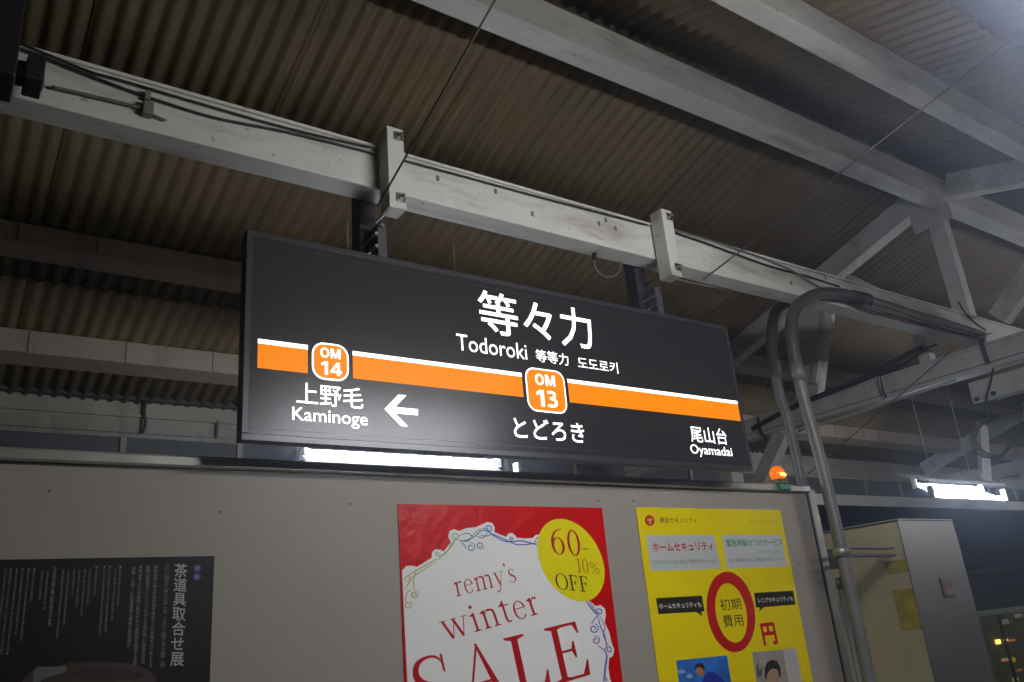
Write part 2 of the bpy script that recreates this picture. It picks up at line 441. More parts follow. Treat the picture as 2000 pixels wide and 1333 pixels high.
class Sheet:
    """flat print on a vertical plane y = Y; coordinates come from a zoomed view (ox, oy, scale) of the plane"""
    def __init__(s, Y, ox, oy, sc): s.Y, s.ox, s.oy, s.sc = Y, ox, oy, sc
    def p(s, x, y):
        q = at(s.ox + x / s.sc, s.oy + y / s.sc, 1, s.Y); return Vector((q.x, 0, q.z))
    def quad_map(s, uv, bl, br, tl):
        A, B, C = s.p(*bl), s.p(*br), s.p(*tl)
        return [A + (B - A) * u + (C - A) * v + Vector((0, -LS * k, 0)) for u, v, k in uv]
    def text(s, body, bl, br, tl, lift, name, m, parent, off=0.0):
        uv, fs = text_2d(body, off); pts = s.quad_map(uv, bl, br, tl)
        vs = [(q.x, s.Y - lift + q.y, q.z) for q in pts]
        return MB().add(vs, orient(vs, fs)).build(name, m, parent)
    def poly(s, pts, lift, name, m, parent, world=False):
        vs = []
        for q in pts:
            w_ = Vector((q[0], 0, q[1])) if (world or len(q) == 3) else s.p(*q)
            vs.append((w_.x, s.Y - lift, w_.z))
        return MB().add(vs, orient_poly(vs)).build(name, m, parent)
def orient_poly(vs):
    from mathutils.geometry import tessellate_polygon
    tris = tessellate_polygon([[Vector(v) for v in vs]])
    return orient(vs, [tuple(t) for t in tris])
def ell(cx, cy, ax, ay, bx, by, n=48, a0=0, a1=360):
    return [(cx + ax * math.cos(R(a0 + (a1 - a0) * k / n)) + bx * math.sin(R(a0 + (a1 - a0) * k / n)),
             cy + ay * math.cos(R(a0 + (a1 - a0) * k / n)) + by * math.sin(R(a0 + (a1 - a0) * k / n))) for k in range(n)]
def ribbon2(pts, wd):
    """polygon strip round a 2-D line; wd number or list"""
    P = [Vector(p) for p in pts]; n = len(P); L_, R_ = [], []
    for i in range(n):
        d = (P[min(i + 1, n - 1)] - P[max(i - 1, 0)]); d = d.normalized() if d.length > 1e-9 else Vector((1, 0))
        nn = Vector((-d.y, d.x)); w_ = (wd[i] if isinstance(wd, list) else wd) / 2
        L_.append(P[i] + nn * w_); R_.append(P[i] - nn * w_)
    vs = L_ + R_; fs = [(i, i + 1, n + i + 1, n + i) for i in range(n - 1)]
    return vs, fs
def lerpw(ws, n):
    out = []
    for i in range(n):
        t = i / (n - 1) * (len(ws) - 1); k = min(int(t), len(ws) - 2); out.append(ws[k] + (ws[k + 1] - ws[k]) * (t - k))
    return out

# ---- a small book serif built from strokes: x-height .45, capitals .68
def G():
    g = {}
    def st(pts, ws, n=8):
        q = [tuple(v) for v in smooth([Vector((*p, 0)) for p in pts], n)]
        q = [(a, b) for a, b, _ in q]
        return ribbon2(q, lerpw(ws, len(q)))
    def ln(p, q, w_): return ribbon2([p, q], w_)
    def pl(*pts): return ([Vector(p) for p in pts], [tuple(range(len(pts)))])
    def ring(cx, cy, rx, ry, ix, iy, a0=0, a1=360, n=36, tilt=0):
        vs = []; fs = []
        for k in range(n + 1):
            a = R(a0 + (a1 - a0) * k / n)
            vs += [Vector((cx + rx * math.cos(a), cy + ry * math.sin(a))), Vector((cx + tilt * math.sin(a) + ix * math.cos(a), cy + iy * math.sin(a)))]
        for k in range(n): fs.append((2 * k, 2 * k + 1, 2 * k + 3, 2 * k + 2))
        return vs, fs
    def disc(cx, cy, r): return ([Vector((cx + r * math.cos(R(20 * k)), cy + r * math.sin(R(20 * k)))) for k in range(18)], [tuple(range(18))])
    def foot(x, w_=.2, y=0, h=.018, s=.058):
        c = x; return [pl((c - w_ / 2, y), (c + w_ / 2, y), (c + w_ / 2, y + h), (c + s / 2, y + h * 2.2), (c - s / 2, y + h * 2.2), (c - w_ / 2, y + h))]
    def flag(x, y=.45, s=.058): return [pl((x - s / 2 - .075, y - .065), (x - s / 2 - .075, y - .05), (x + s / 2, y + .012), (x + s / 2, y - .06), (x - s / 2, y - .08))]
    def stem(x, y0, y1, s=.058): return pl((x - s / 2, y0), (x + s / 2, y0), (x + s / 2, y1), (x - s / 2, y1))
    X = .45
    g['r'] = (.34, [stem(.12, .015, X - .01)] + foot(.12) + flag(.12) + [st([(.145, .33), (.19, .41), (.25, .435)], [.016, .03, .05]), disc(.27, .415, .034)])
    g['e'] = (.40, [ring(.2, .225, .165, .235, .115, .212, 12, 322), pl((.07, .258), (.34, .258), (.36, .283), (.07, .278))])
    def arch(x, x2): return [st([(x + .02, .34), (x + .07, .41), (x + .13, .43), (x2 - .02, .40), (x2, .31)], [.014, .03, .05, .055, .058]), stem(x2, .015, .32)] + foot(x2, .17)
    g['n'] = (.50, [stem(.12, .015, X - .01)] + foot(.12, .17) + flag(.12) + arch(.12, .37))
    g['m'] = (.76, [stem(.12, .015, X - .01)] + foot(.12, .17) + flag(.12) + arch(.12, .37) + arch(.37, .62))
    g['i'] = (.25, [stem(.12, .015, X - .01)] + foot(.12) + flag(.12) + [disc(.115, .60, .042)])
    g['t'] = (.31, [st([(.13, .55), (.13, .3), (.13, .1), (.17, .02), (.25, .035)], [.05, .058, .058, .045, .015]), pl((.02, .418), (.27, .418), (.27, .45), (.02, .45)), pl((.02, .435), (.155, .57), (.155, .43))])
    g['w'] = (.70, [ln((.08, .44), (.22, 0), .062), ln((.22, 0), (.355, .42), .02), ln((.33, .44), (.47, 0), .062), ln((.47, 0), (.60, .44), .02)]
              + [pl((.0, .435), (.17, .435), (.17, .452), (.0, .452)), pl((.27, .435), (.42, .435), (.42, .452), (.27, .452)), pl((.53, .435), (.68, .435), (.68, .452), (.53, .452))])
    g['y'] = (.43, [ln((.085, .44), (.22, .03), .060), st([(.355, .44), (.24, .1), (.18, -.1), (.10, -.17)], [.02, .022, .03, .03]), disc(.085, -.165, .035),
              pl((.0, .435), (.17, .435), (.17, .452), (.0, .452)), pl((.28, .435), (.43, .435), (.43, .452), (.28, .452))])
    g['s'] = (.32, [st([(.25, .35), (.23, .42), (.15, .44), (.075, .40), (.075, .30), (.16, .235), (.25, .17), (.26, .07), (.17, .012), (.08, .02), (.05, .11)], [.02, .02, .022, .045, .055, .06, .055, .045, .022, .02, .02])])
    g["'"] = (.14, [disc(.07, .64, .036), st([(.095, .65), (.10, .60), (.055, .53)], [.03, .025, .006])])
    g['S'] = (.52, [st([(.41, .50), (.40, .60), (.33, .665), (.23, .675), (.12, .63), (.08, .52), (.13, .42), (.26, .34), (.39, .26), (.44, .16), (.39, .055), (.27, -.005), (.16, .0), (.08, .06), (.055, .18)],
              [.016, .02, .028, .03, .06, .075, .085, .095, .09, .08, .06, .03, .028, .022, .016], 6), pl((.395, .68), (.425, .68), (.43, .48), (.41, .48)), pl((.04, .0), (.07, .0), (.065, .2), (.045, .2))])
    def cap(x, w_, y, up, s=.09): return foot(x, w_, y, .022, s) if up else [pl((x - w_ / 2, y), (x + w_ / 2, y), (x + w_ / 2, y - .022), (x + s / 2, y - .05), (x - s / 2, y - .05), (x - w_ / 2, y - .022))]
    g['A'] = (.70, [ln((.12, .01), (.335, .66), .028), pl((.315, .70), (.345, .70), (.62, .01), (.52, .01)), pl((.18, .24), (.46, .24), (.455, .268), (.19, .268))] + foot(.12, .22, 0, .02, .03) + foot(.57, .26, 0, .02, .1))
    g['L'] = (.58, [stem(.15, .02, .66, .09), pl((.15, .0), (.50, .0), (.50, .03), (.15, .035)), pl((.53, .2), (.505, .2), (.42, .03), (.47, 0), (.51, 0))] + cap(.15, .28, 0, 1) + cap(.15, .28, .68, 0))
    g['E'] = (.60, [stem(.15, .02, .66, .09), pl((.15, .0), (.52, .0), (.52, .03), (.15, .035)), pl((.15, .68), (.48, .68), (.48, .648), (.15, .645)), pl((.15, .335), (.38, .335), (.38, .365), (.15, .365)),
              pl((.55, .19), (.53, .19), (.44, .03), (.49, 0), (.53, 0)), pl((.50, .53), (.48, .53), (.42, .65), (.46, .68), (.49, .68)), pl((.375, .25), (.40, .25), (.40, .45), (.375, .45), (.34, .365), (.34, .335))] + cap(.15, .28, 0, 1) + cap(.15, .28, .68, 0))
    g['O'] = (.72, [ring(.36, .34, .32, .355, .235, .325)])
    g['F'] = (.54, [stem(.15, .02, .66, .085), pl((.15, .68), (.46, .68), (.46, .648), (.15, .645)), pl((.15, .335), (.36, .335), (.36, .365), (.15, .365)),
              pl((.48, .53), (.46, .53), (.40, .65), (.44, .68), (.47, .68)), pl((.355, .25), (.38, .25), (.38, .45), (.355, .45), (.32, .365), (.32, .335))] + cap(.15, .28, 0, 1) + cap(.15, .22, .68, 0))
    g['0'] = (.50, [ring(.25, .33, .20, .35, .125, .318)])
    g['1'] = (.36, [stem(.18, .02, .68, .07), pl((.04, .60), (.145, .64), (.145, .66), (.04, .615))] + foot(.18, .24, 0, .02, .07))
    g['6'] = (.50, [ring(.25, .21, .20, .23, .125, .205), st([(.075, .20), (.09, .40), (.20, .58), (.42, .68)], [.06, .07, .04, .012])])
    g['%'] = (.70, [ring(.17, .50, .14, .18, .10, .155), ring(.53, .18, .14, .18, .10, .155), ln((.56, .70), (.14, -.02), .02)])
    g['~'] = (.40, [st([(.03, .25), (.10, .33), (.18, .31), (.24, .26), (.31, .25), (.38, .33)], [.01, .03, .05, .05, .03, .01])])
    return g
GL = G()
def serif(s, body, p0, p1, p2, hgt, lift, name, m, parent, track=0.0):
    """p0 baseline left, p1 baseline right, p2 the point 'hgt' glyph units above p0"""
    W = sum(GL[c][0] + track for c in body) - track
    A, B, C = s.p(*p0), s.p(*p1), s.p(*p2); mb = MB(); x = 0; k = 0
    for c in body:
        adv, parts = GL[c]
        for vs, fs in parts:
            pts = [A + (B - A) * ((x + v.x) / W) + (C - A) * (v.y / hgt) for v in vs]
            vv = [(q.x, s.Y - lift - .00003 * k, q.z) for q in pts]; k = (k + 1) % 14
            mb.add(vv, orient(vv, fs))
        x += adv + track
    return mb.build(name, m, parent)

# ------------------------------------------------------------------ hanging station sign
SY = 2.40
sg = thing('station_sign', (1.88, SY + .03, 2.22), 'long dark backlit station name sign hanging from the white beam', 'station sign')
S0 = Sheet(SY, 0, 0, 1)
sx0, sx1, sz0, sz1 = .745, 3.045, 2.222, 2.915
MB().box(sx0, sx1, SY + .006, SY + .062, sz0, sz1).build('cabinet', FRAME, sg, bevel=.003)
fr = MB()
for (a, b_, c, d) in ((sx0 - .004, sx1 + .004, sz0 - .004, sz0 + .018), (sx0 - .004, sx1 + .004, sz1 - .018, sz1 + .004)):
    fr.box(a, b_, SY - .002, SY + .024, c, d)
for (a, b_) in ((sx0 - .004, sx0 + .016), (sx1 - .016, sx1 + .004)):
    fr.box(a, b_, SY - .002, SY + .024, sz0 + .0182, sz1 - .0182)
fr.build('frame', FRAME, sg, bevel=.002)
MB().box(sx0 + .0162, sx1 - .0162, SY + .002, SY + .0058, sz0 + .0182, sz1 - .0182).build('face_panel', FACE, sg)
MB().box(sx0 + .0165, sx1 - .0165, SY + .0008, SY + .0019, sz0 + .036, sz0 + .0385).build('face_groove', FRAME, sg)
MB().box(sx0 + .0165, sx1 - .0165, SY + .0008, SY + .0019, sz1 - .0385, sz1 - .036).build('face_groove', FRAME, sg)
SF = Sheet(SY + .0014, 0, 0, 1)
def srect(l, r, t, b): # extents on the sign plane from single pixels on each side
    return at(*l, 1, SY).x, at(*r, 1, SY).x, at(*t, 1, SY).z, at(*b, 1, SY).z
def sbox(name, m, x0, x1, z1, z0, lift=0.0, rad=0.0, parent=sg):
    y = SY + .0014 - lift
    pts = []
    if rad:
        for cx, cz, a0 in ((x1 - rad, z1 - rad, 0), (x0 + rad, z1 - rad, 90), (x0 + rad, z0 + rad, 180), (x1 - rad, z0 + rad, 270)):
            for k in range(7): pts.append((cx + rad * math.cos(R(a0 + 15 * k)), cz + rad * math.sin(R(a0 + 15 * k))))
    else: pts = [(x0, z0), (x1, z0), (x1, z1), (x0, z1)]
    vs = [(a, y, c) for a, c in pts]
    return MB().add(vs, orient(vs, [tuple(range(len(vs)))])).build(name, m, parent)
def stext(body, l, r, t, b, off=0.0, m=BACKW, parent=sg, lift=0.0, name='lettering'):
    x0, x1, z1, z0 = srect(l, r, t, b)
    uv, fs = text_2d(body, off); vs = [(x0 + (x1 - x0) * u, SY + .0014 - lift - LS * k, z0 + (z1 - z0) * v) for u, v, k in uv]
    return MB().add(vs, orient(vs, fs)).build(name, m, parent)
zt = at(504.5, 661.5, 1, SY).z; zm = at(504.5, 670.5, 1, SY).z; zb = at(503, 718.5, 1, SY).z
for a, b_ in (((503.5, 690), (601.5, 705)), ((689.5, 715), (1021, 750)), ((1111, 765), (1445.5, 810))):
    xa, xb = at(*a, 1, SY).x, at(*b_, 1, SY).x
    bd = sbox('line_band', BACKO, xa, xb, zm - .0003, zb)
    sbox('white_stripe', BACKW, xa, xb, zt, zm, parent=bd)
def badge(px, txt, num_l, num_r):
    x0 = at(px[0], px[1], 1, SY).x; x1 = at(px[2], px[3], 1, SY).x; z1 = at(px[4], px[5], 1, SY).z; z0 = at(px[6], px[7], 1, SY).z
    bd = sbox('number_badge', BACKW, x0, x1, z1, z0, .0, .042)
    sbox('badge_field', BACKO, x0 + .006, x1 - .006, z1 - .006, z0 + .006, .0004, .036, parent=bd)
    return bd
def sans(body, l, r, t, b, parent, lift=.0008):
    x0, x1, z1, z0 = srect(l, r, t, b); mb = MB(); S_ = {}
    def st(pts, w_): 
        q = [(v.x, v.y) for v in smooth([Vector((*p, 0)) for p in pts], 8)]; return ribbon2(q, w_)
    def pl(*p): return ([Vector(q) for q in p], [tuple(range(len(p)))])
    S_['1'] = (.56, [pl((.25, 0), (.45, 0), (.45, 1), (.25, 1)), pl((.25, 1), (.03, .84), (.03, .66), (.25, .78))])
    S_['4'] = (.74, [pl((.42, 0), (.61, 0), (.61, 1), (.42, 1)), pl((.0, .20), (.73, .20), (.73, .36), (.0, .36)), ribbon2([(.46, .93), (.075, .30)], .15)])
    S_['3'] = (.64, [st([(.06, .87), (.22, .93), (.42, .88), (.47, .72), (.36, .58), (.18, .54)], .155), st([(.18, .54), (.38, .50), (.52, .38), (.50, .18), (.32, .07), (.02, .12)], .16)])
    vs = []; fs = []
    for k in range(41):
        a = R(9 * k); vs += [Vector((.43 + .42 * math.cos(a), .5 + .5 * math.sin(a))), Vector((.43 + .235 * math.cos(a), .5 + .33 * math.sin(a)))]
    S_['O'] = (.93, [(vs, [(2 * k, 2 * k + 1, 2 * k + 3, 2 * k + 2) for k in range(40)])])
    S_['M'] = (.92, [pl((.0, 0), (.18, 0), (.18, 1), (.0, 1)), pl((.74, 0), (.92, 0), (.92, 1), (.74, 1)), pl((.0, 1), (.24, 1), (.54, .06), (.38, .06)), pl((.92, 1), (.68, 1), (.38, .06), (.54, .06))])
    W = sum(S_[c][0] + .06 for c in body) - .06; x = 0; k = 0
    for c in body:
        for pv, pf in S_[c][1]:
            vv = [(x0 + (x1 - x0) * (x + v.x) / W, SY + .0014 - lift - .00004 * k, z0 + (z1 - z0) * v.y) for v in pv]; k += 1
            mb.add(vv, orient(vv, pf))
        x += S_[c][0] + .06
    return mb.build('lettering', BACKW, parent)
b_a = badge((609.5, 705, 681.5, 710, 645, 671, 645, 743), '14', 0, 0)
sans('OM', (625.5, 690), (665, 695), (640, 680), (640, 699.5), b_a)
sans('14', (627, 715), (668, 725), (640, 706.5), (645, 733), b_a)
b_b = badge((1028.5, 760, 1105.5, 768, 1065, 721.5, 1065, 805.5), '13', 0, 0)
sans('OM', (1045, 740), (1084, 746), (1060, 731.5), (1060, 753), b_b)
sans('13', (1048, 775), (1090, 785), (1065, 763), (1068, 795), b_b)
stext('等々力', (934.5, 600), (1157, 650), (946, 567), (1148, 682.5), .009)
stext('Todoroki', (891.5, 660), (1030, 695), (895, 652), (1027, 702.5), .0)
stext('等等力', (1047.5, 700), (1111, 708), (1050, 682.5), (1108, 714.5), .003)
stext('도도로키', (1129, 710), (1207.5, 722), (1133, 697.5), (1206, 730), .004)
stext('上野毛', (579.5, 785), (710, 790), (600, 747.5), (705, 799.5), .006)
stext('Kaminoge', (571, 810), (718.5, 825), (573, 794.5), (690, 837.5), .005)
stext('とどろき', (1004, 840), (1143, 858), (1012, 815), (1140, 865.5), .010)
stext('尾山台', (1348.5, 845), (1420, 855), (1350, 831.5), (1419, 869), .007)
stext('Oyamadai', (1348.5, 875), (1431, 888), (1353, 868), (1368, 892.5), .005)
# arrow
ar = [(751.5, 799), (778.5, 771), (794, 772.5), (772.5, 795), (816.8, 799.5), (816.8, 811.5), (772, 807.5), (797.5, 833.5), (783, 832)]
sv = [at(a, b, 1, SY) for a, b in ar]; sv = [(q.x, SY + .0014, q.z) for q in sv]
MB().add(sv, orient_poly(sv)).build('arrow', BACKW, sg)
# hangers: post, clamp and bolts, one on each side
def hanger(xc, xp, label):
    t = thing('sign_hanger', (xc, 2.41, 3.0), label, 'hanger', 'clamped hangers that hold the station sign')
    ch = MB()
    w0, w1, y0, y1, z0, z1 = xc - .034, xc + .034, 2.325, 2.400, 3.085, 3.425
    ch.box(w0, w1, y0, y0 + .006, z0 + .0, z1)
    ch.box(w0, w0 + .006, y0 + .0062, y1, z0, z1); ch.box(w1 - .006, w1, y0 + .0062, y1, z0, z1)
    ch.box(w0 + .0062, w1 - .0062, y0 + .0062, y1, z0, z0 + .006)
    cc = ch.build('clamp_channel', STEEL, t, bevel=.0015)
    for zz in (z0 + .045, z1 - .035):
        MB().box(xc - .006, xc + .030, y0 - .004, y0 - .0005, zz - .018, zz + .018).build('washer_plate', GALV, cc)
        MB().tube([(xc + .012, y0 - .010, zz), (xc + .012, y0 - .0045, zz)], .011, 6).build('nut', GALV, cc)
        MB().tube([(xc + .012, y0 - .030, zz), (xc + .012, 2.56, zz)], .0045, 6).build('threaded_rod', GALV, cc)
    MB().box(xp - .034, xp + .034, 2.528, 2.60, 2.99, 3.46).build('post', FRAME, t, bevel=.003)
    MB().box(xp + .0, xp + .038, 2.45, 2.525, 2.916, 3.08).build('lower_post', mat('hanger_grey', (.07, .07, .078), .4), t, bevel=.003)
    MB().box(xp - .055, xp + .045, 2.45, 2.60, 2.9165, 2.926).build('foot_plate', FRAME, t)
    for dx, dz in ((-.014, .05), (-.014, .10), (.012, .14)):
        MB().tube([(xp + dx, 2.43, 2.926 + dz), (xp + dx, 2.53, 2.926 + dz)], .007, 6).build('bolt', GALV, t)
    for dx in (-.045, -.03):
        MB().tube([(xp + dx, 2.47, 2.927), (xp + dx, 2.47, 2.945)], .007, 6).build('bolt', GALV, t)
    return t
hanger(1.258, 1.235, 'left hanger of the sign, white clamp and black post near the middle')
hanger(2.673, 2.652, 'right hanger of the sign, white clamp and black post nearer the truss')

# ------------------------------------------------------------------ poster 1: winter sale
PY = WY - .0035
POSR = mat('poster_red', (.60, .002, .004), .36, var=.08, vscale=5, bump=.7, bscale=7, spec=.22)
POSW = mat('poster_white', (.82, .82, .80), .5, spec=.2)
INKR = mat('ink_red', (.46, .006, .010), .5, spec=.2)
INKK = mat('ink_black', (.02, .018, .012), .5, spec=.2)
INKY = mat('ink_yellow', (.80, .70, .001), .5, spec=.2)
s1 = thing('sale_poster', (1.83, PY, .75), 'red bordered winter sale poster with yellow disc on the partition wall', 'poster')
Z1 = Sheet(PY, 750, 950, 3.48)
tl, tr_ = Z1.p(95, 120), Z1.p(1480, 140)
MB().box(tl.x, tr_.x, PY, PY + .0015, .75, tl.z).build('paper', POSR, s1)
card = [(122, 575), (150, 542), (190, 540), (225, 548), (325, 485), (325, 450), (350, 428), (385, 432), (405, 445), (455, 380), (437, 345), (445, 305), (475, 292),
        (510, 305), (560, 285), (620, 280), (660, 262), (700, 243), (735, 250), (753, 280), (750, 312), (830, 345), (845, 322), (870, 318), (893, 335), (900, 350),
        (960, 355), (1010, 352), (1030, 332), (1070, 328), (1200, 400), (1330, 700), (1380, 765), (1440, 815), (1470, 808), (1500, 830), (1508, 870), (1500, 930),
        (1530, 990), (1545, 1060), (1565, 1110), (1555, 1155), (1530, 1170), (1525, 1240), (1535, 1300)]
cw = [Z1.p(*q) for q in card]
cwp = [(q.x, q.z) for q in cw] + [(2.235, 1.40), (2.235, .80), (tl.x + .018, .80)]
vs = [(a, PY - .0004, c) for a, c in cwp]
MB().add(vs, orient_poly(vs)).build('printed_card', POSW, s1)
def spiral(cx, cy, r, a0, turns=1.4, sgn=1, n=26):
    return [(cx + r * (1 - .75 * k / n) * math.cos(R(a0 + sgn * 360 * turns * k / n)), cy + r * (1 - .75 * k / n) * math.sin(R(a0 + sgn * 360 * turns * k / n))) for k in range(n + 1)]
def scroll(name, col, lines):
    m = mat(name, col, .4); mb = MB()
    for k, (pts, wd) in enumerate(lines):
        q = [(v.x, v.y) for v in smooth([Vector((*p, 0)) for p in pts], 5)] if len(pts) < 12 else pts
        ws = lerpw([wd * .5, wd, wd, wd * .6], len(q))
        v2, f2 = ribbon2(q, ws); pp = [Z1.p(v.x, v.y) for v in v2]; vv = [(a.x, PY - .0007 - .00003 * k, a.z) for a in pp]
        mb.add(vv, orient(vv, f2))
    mb.build('scroll_ornament', m, s1)
scroll('scroll_olive', (.42, .40, .05), [([(135, 640), (160, 610), (180, 630), (160, 670), (140, 700)], 9), ([(215, 580), (200, 640), (205, 700)], 8), (spiral(205, 735, 28, -90), 8),
    (spiral(163, 805, 30, -60), 8), ([(190, 700), (160, 720), (145, 760), (150, 800)], 7), ([(140, 625), (215, 575), (290, 535), (345, 500)], 9), ([(150, 650), (220, 598), (300, 548), (360, 508)], 7)])
scroll('scroll_green', (.20, .38, .16), [([(345, 500), (385, 485), (350, 462), (365, 450), (385, 470)], 8), ([(380, 480), (430, 440), (465, 385), (500, 350)], 9), ([(400, 478), (450, 420), (480, 380)], 6), (spiral(487, 342, 28, 60), 7)])
scroll('scroll_teal', (.08, .25, .30), [([(500, 365), (550, 370), (610, 345), (660, 305), (705, 300)], 8), ([(500, 345), (560, 320), (600, 345), (560, 375), (520, 372)], 7), ([(520, 380), (545, 400), (555, 425)], 7),
    (spiral(590, 415, 32, -110), 8), (spiral(655, 402, 28, 20), 8), ([(590, 345), (640, 300), (700, 285)], 6), ([(625, 340), (670, 350), (700, 320)], 7)])
scroll('scroll_blue', (.03, .16, .55), [(spiral(712, 290, 28, 120), 8), ([(690, 295), (720, 318), (790, 350), (850, 376)], 9), ([(650, 330), (690, 340), (725, 330)], 7)])
scroll('scroll_navy', (.02, .03, .38), [([(725, 325), (800, 368), (860, 378), (930, 372), (1000, 388), (1045, 405)], 8), ([(850, 376), (905, 398), (980, 395), (1040, 385)], 7), (spiral(866, 358, 15, 90), 6),
    ([(1025, 385), (1040, 350), (1062, 352)], 6), ([(1368, 772), (1405, 825), (1450, 880)], 9), ([(1385, 770), (1425, 830), (1465, 885)], 6), (spiral(1462, 855, 27, 120), 7), (spiral(1425, 968, 34, -90), 8), ([(1450, 880), (1425, 910), (1410, 935)], 7)])
scroll('scroll_purple', (.16, .03, .36), [(spiral(1440, 1048, 30, -120), 8), ([(1450, 880), (1470, 950), (1500, 1020), (1515, 1110)], 8), ([(1470, 885), (1500, 960), (1490, 1010), (1520, 1080)], 6), (spiral(1527, 1112, 27, 120), 8),
    ([(1450, 1085), (1490, 1110), (1512, 1150), (1500, 1230), (1492, 1330)], 8), ([(1518, 1150), (1508, 1240), (1496, 1320)], 5), (spiral(1505, 1310, 16, 0), 6)])
ov = ell(1270, 503, 222, 25, 55, 280, 56)
Z1.poly(ov, .0010, 'yellow_disc', INKY, s1)
serif(Z1, "remy's", (488, 752), (908, 648), (466, 655), .45, .0006, 'lettering', INKR, s1)
serif(Z1, 'winter', (412, 1052), (1076, 862), (370, 925), .45, .0006, 'lettering', INKR, s1, .01)
serif(Z1, 'SALE', (232, 1628), (1432, 1272), (152, 1195), .68, .0006, 'lettering', INKR, s1)
serif(Z1, '60', (1135, 456), (1352, 474), (1113, 280), .68, .0014, 'lettering', INKR, s1)
serif(Z1, '~', (1345, 470), (1402, 462), (1330, 380), .68, .0014, 'lettering', INKK, s1)
serif(Z1, '10', (1312, 586), (1398, 592), (1298, 490), .68, .0014, 'lettering', mat('ink_orange_red', (.5, .06, .01), .4), s1)
serif(Z1, '%', (1400, 592), (1468, 600), (1392, 512), .68, .0014, 'lettering', INKK, s1)
serif(Z1, 'OFF', (1168, 698), (1402, 722), (1150, 590), .68, .0014, 'lettering', INKK, s1)

# ------------------------------------------------------------------ poster 2: yellow home security advert
s2 = thing('security_poster', (2.95, PY, .75), 'yellow home security poster with big red zero at the right end of the wall', 'poster')
Z3 = Sheet(PY, 1220, 950, 3.48)
tl, tr_ = Z3.p(75, 142), Z3.p(1056, 155)
MB().box(tl.x, tr_.x, PY, PY + .0015, .75, tl.z).build('paper', mat('poster_yellow', (.80, .63, .0005), .5, spec=.2, var=.05, vscale=4, bump=.1, bscale=6), s2)
PANW = mat('poster_panel_white', (.50, .52, .51), .4)
Z3.poly([(145, 335), (608, 330), (655, 560), (178, 578)], .0004, 'white_panel', PANW, s2)
Z3.poly([(660, 332), (1060, 330), (1108, 545), (695, 560)], .0004, 'white_panel', PANW, s2)
Z3.poly(ell(170, 233, 33, 0, 3, 37, 28), .0004, 'emblem', mat('ink_emblem_red', (.55, .02, .01), .4), s2)
Z3.poly([(150, 222), (190, 220), (188, 232), (177, 234), (178, 256), (166, 257), (164, 235), (153, 234)], .0007, 'emblem_mark', mat('ink_emblem_light', (.65, .38, .10), .4), s2)
Z3.text('東急セキュリティ', (240, 250), (490, 248), (238, 211), .0004, 'lettering', INKK, s2)
Z3.text('セキュリティ', (852, 248), (1030, 246), (850, 236), .0004, 'lettering', mat('ink_olive', (.2, .17, .02), .4), s2)
Z3.text('ホームセキュリティ', (195, 448), (606, 438), (182, 386), .0007, 'lettering', INKR, s2, .02)
GRY = mat('ink_grey', (.18, .18, .18), .4); GRN = mat('ink_green', (.02, .28, .07), .4)
Z3.text('大切な住まいの侵入異常に警備員が駆けつけ対応', (192, 532), (632, 524), (187, 502), .0007, 'lettering', GRY, s2)
Z3.text('緊急時駆けつけサービス', (697, 412), (1078, 405), (684, 360), .0007, 'lettering', GRN, s2, .01)
Z3.text('シニアセキュリティ', (903, 463), (1062, 458), (897, 438), .0007, 'lettering', GRN, s2)
Z3.text('急な体調不良時に警備員が駆けつけます', (714, 520), (1092, 508), (708, 490), .0007, 'lettering', GRY, s2)
o_e = ell(722, 855, 159, -30, 45, 272, 64); i_e = ell(724, 862, 102, -21, 38, 201, 64)
pp = [Z3.p(*q) for q in o_e + i_e]; vv = [(q.x, PY - .0005, q.z) for q in pp]
MB().add(vv, orient(vv, [(k, (k + 1) % 64, 64 + (k + 1) % 64, 64 + k) for k in range(64)])).build('red_zero', mat('ink_zero_red', (.50, .008, .01), .4), s2)
Z3.text('初期', (655, 848), (798, 838), (638, 768), .0006, 'lettering', INKK, s2)
Z3.text('費用', (678, 962), (812, 948), (660, 878), .0006, 'lettering', INKK, s2)
Z3.text('円', (948, 1087), (1045, 1074), (916, 934), .0006, 'lettering', INKR, s2, .035)
Z3.poly([(212, 762), (525, 743), (542, 850), (520, 853), (530, 885), (485, 855), (230, 870)], .0005, 'speech_bubble', INKK, s2)
Z3.poly([(878, 725), (1145, 710), (1160, 805), (945, 822), (912, 855), (920, 824), (893, 826)], .0005, 'speech_bubble', INKK, s2)
Z3.text('ホームセキュリティも', (237, 837), (522, 822), (230, 800), .0008, 'lettering', POSW, s2, .01)
Z3.text('シニアセキュリティも', (907, 794), (1145, 778), (899, 762), .0008, 'lettering', POSW, s2, .01)
ph1 = Z3.poly([(350, 1185), (695, 1150), (745, 1460), (385, 1480)], .0005, 'photo_print', mat('print_sky', (.03, .16, .55), .4, var=.5, vscale=14), s2)
def pr(pts, lift, col, par, Z=Z3): return Z.poly(pts, lift, 'print_shape', mat('print_%d_%d_%d' % tuple(int(c * 200) for c in col), col, .45, var=.15, vscale=25), par)
pr(ell(385, 1260, 26, 0, 0, 14, 20), .0008, (.25, .38, .65), ph1); pr(ell(440, 1292, 22, 0, 0, 14, 20), .0008, (.3, .42, .66), ph1)
pr([(505, 1400), (540, 1290), (560, 1265), (600, 1262), (650, 1295), (690, 1345), (705, 1440), (505, 1450)], .0009, (.015, .03, .30), ph1)
pr(ell(512, 1256, 27, -8, 8, 34, 24), .0011, (.38, .17, .09), ph1)
pr([(475, 1245), (478, 1215), (500, 1203), (530, 1205), (542, 1228), (540, 1258), (528, 1242), (508, 1226), (486, 1240)], .0013, (.02, .015, .02), ph1)
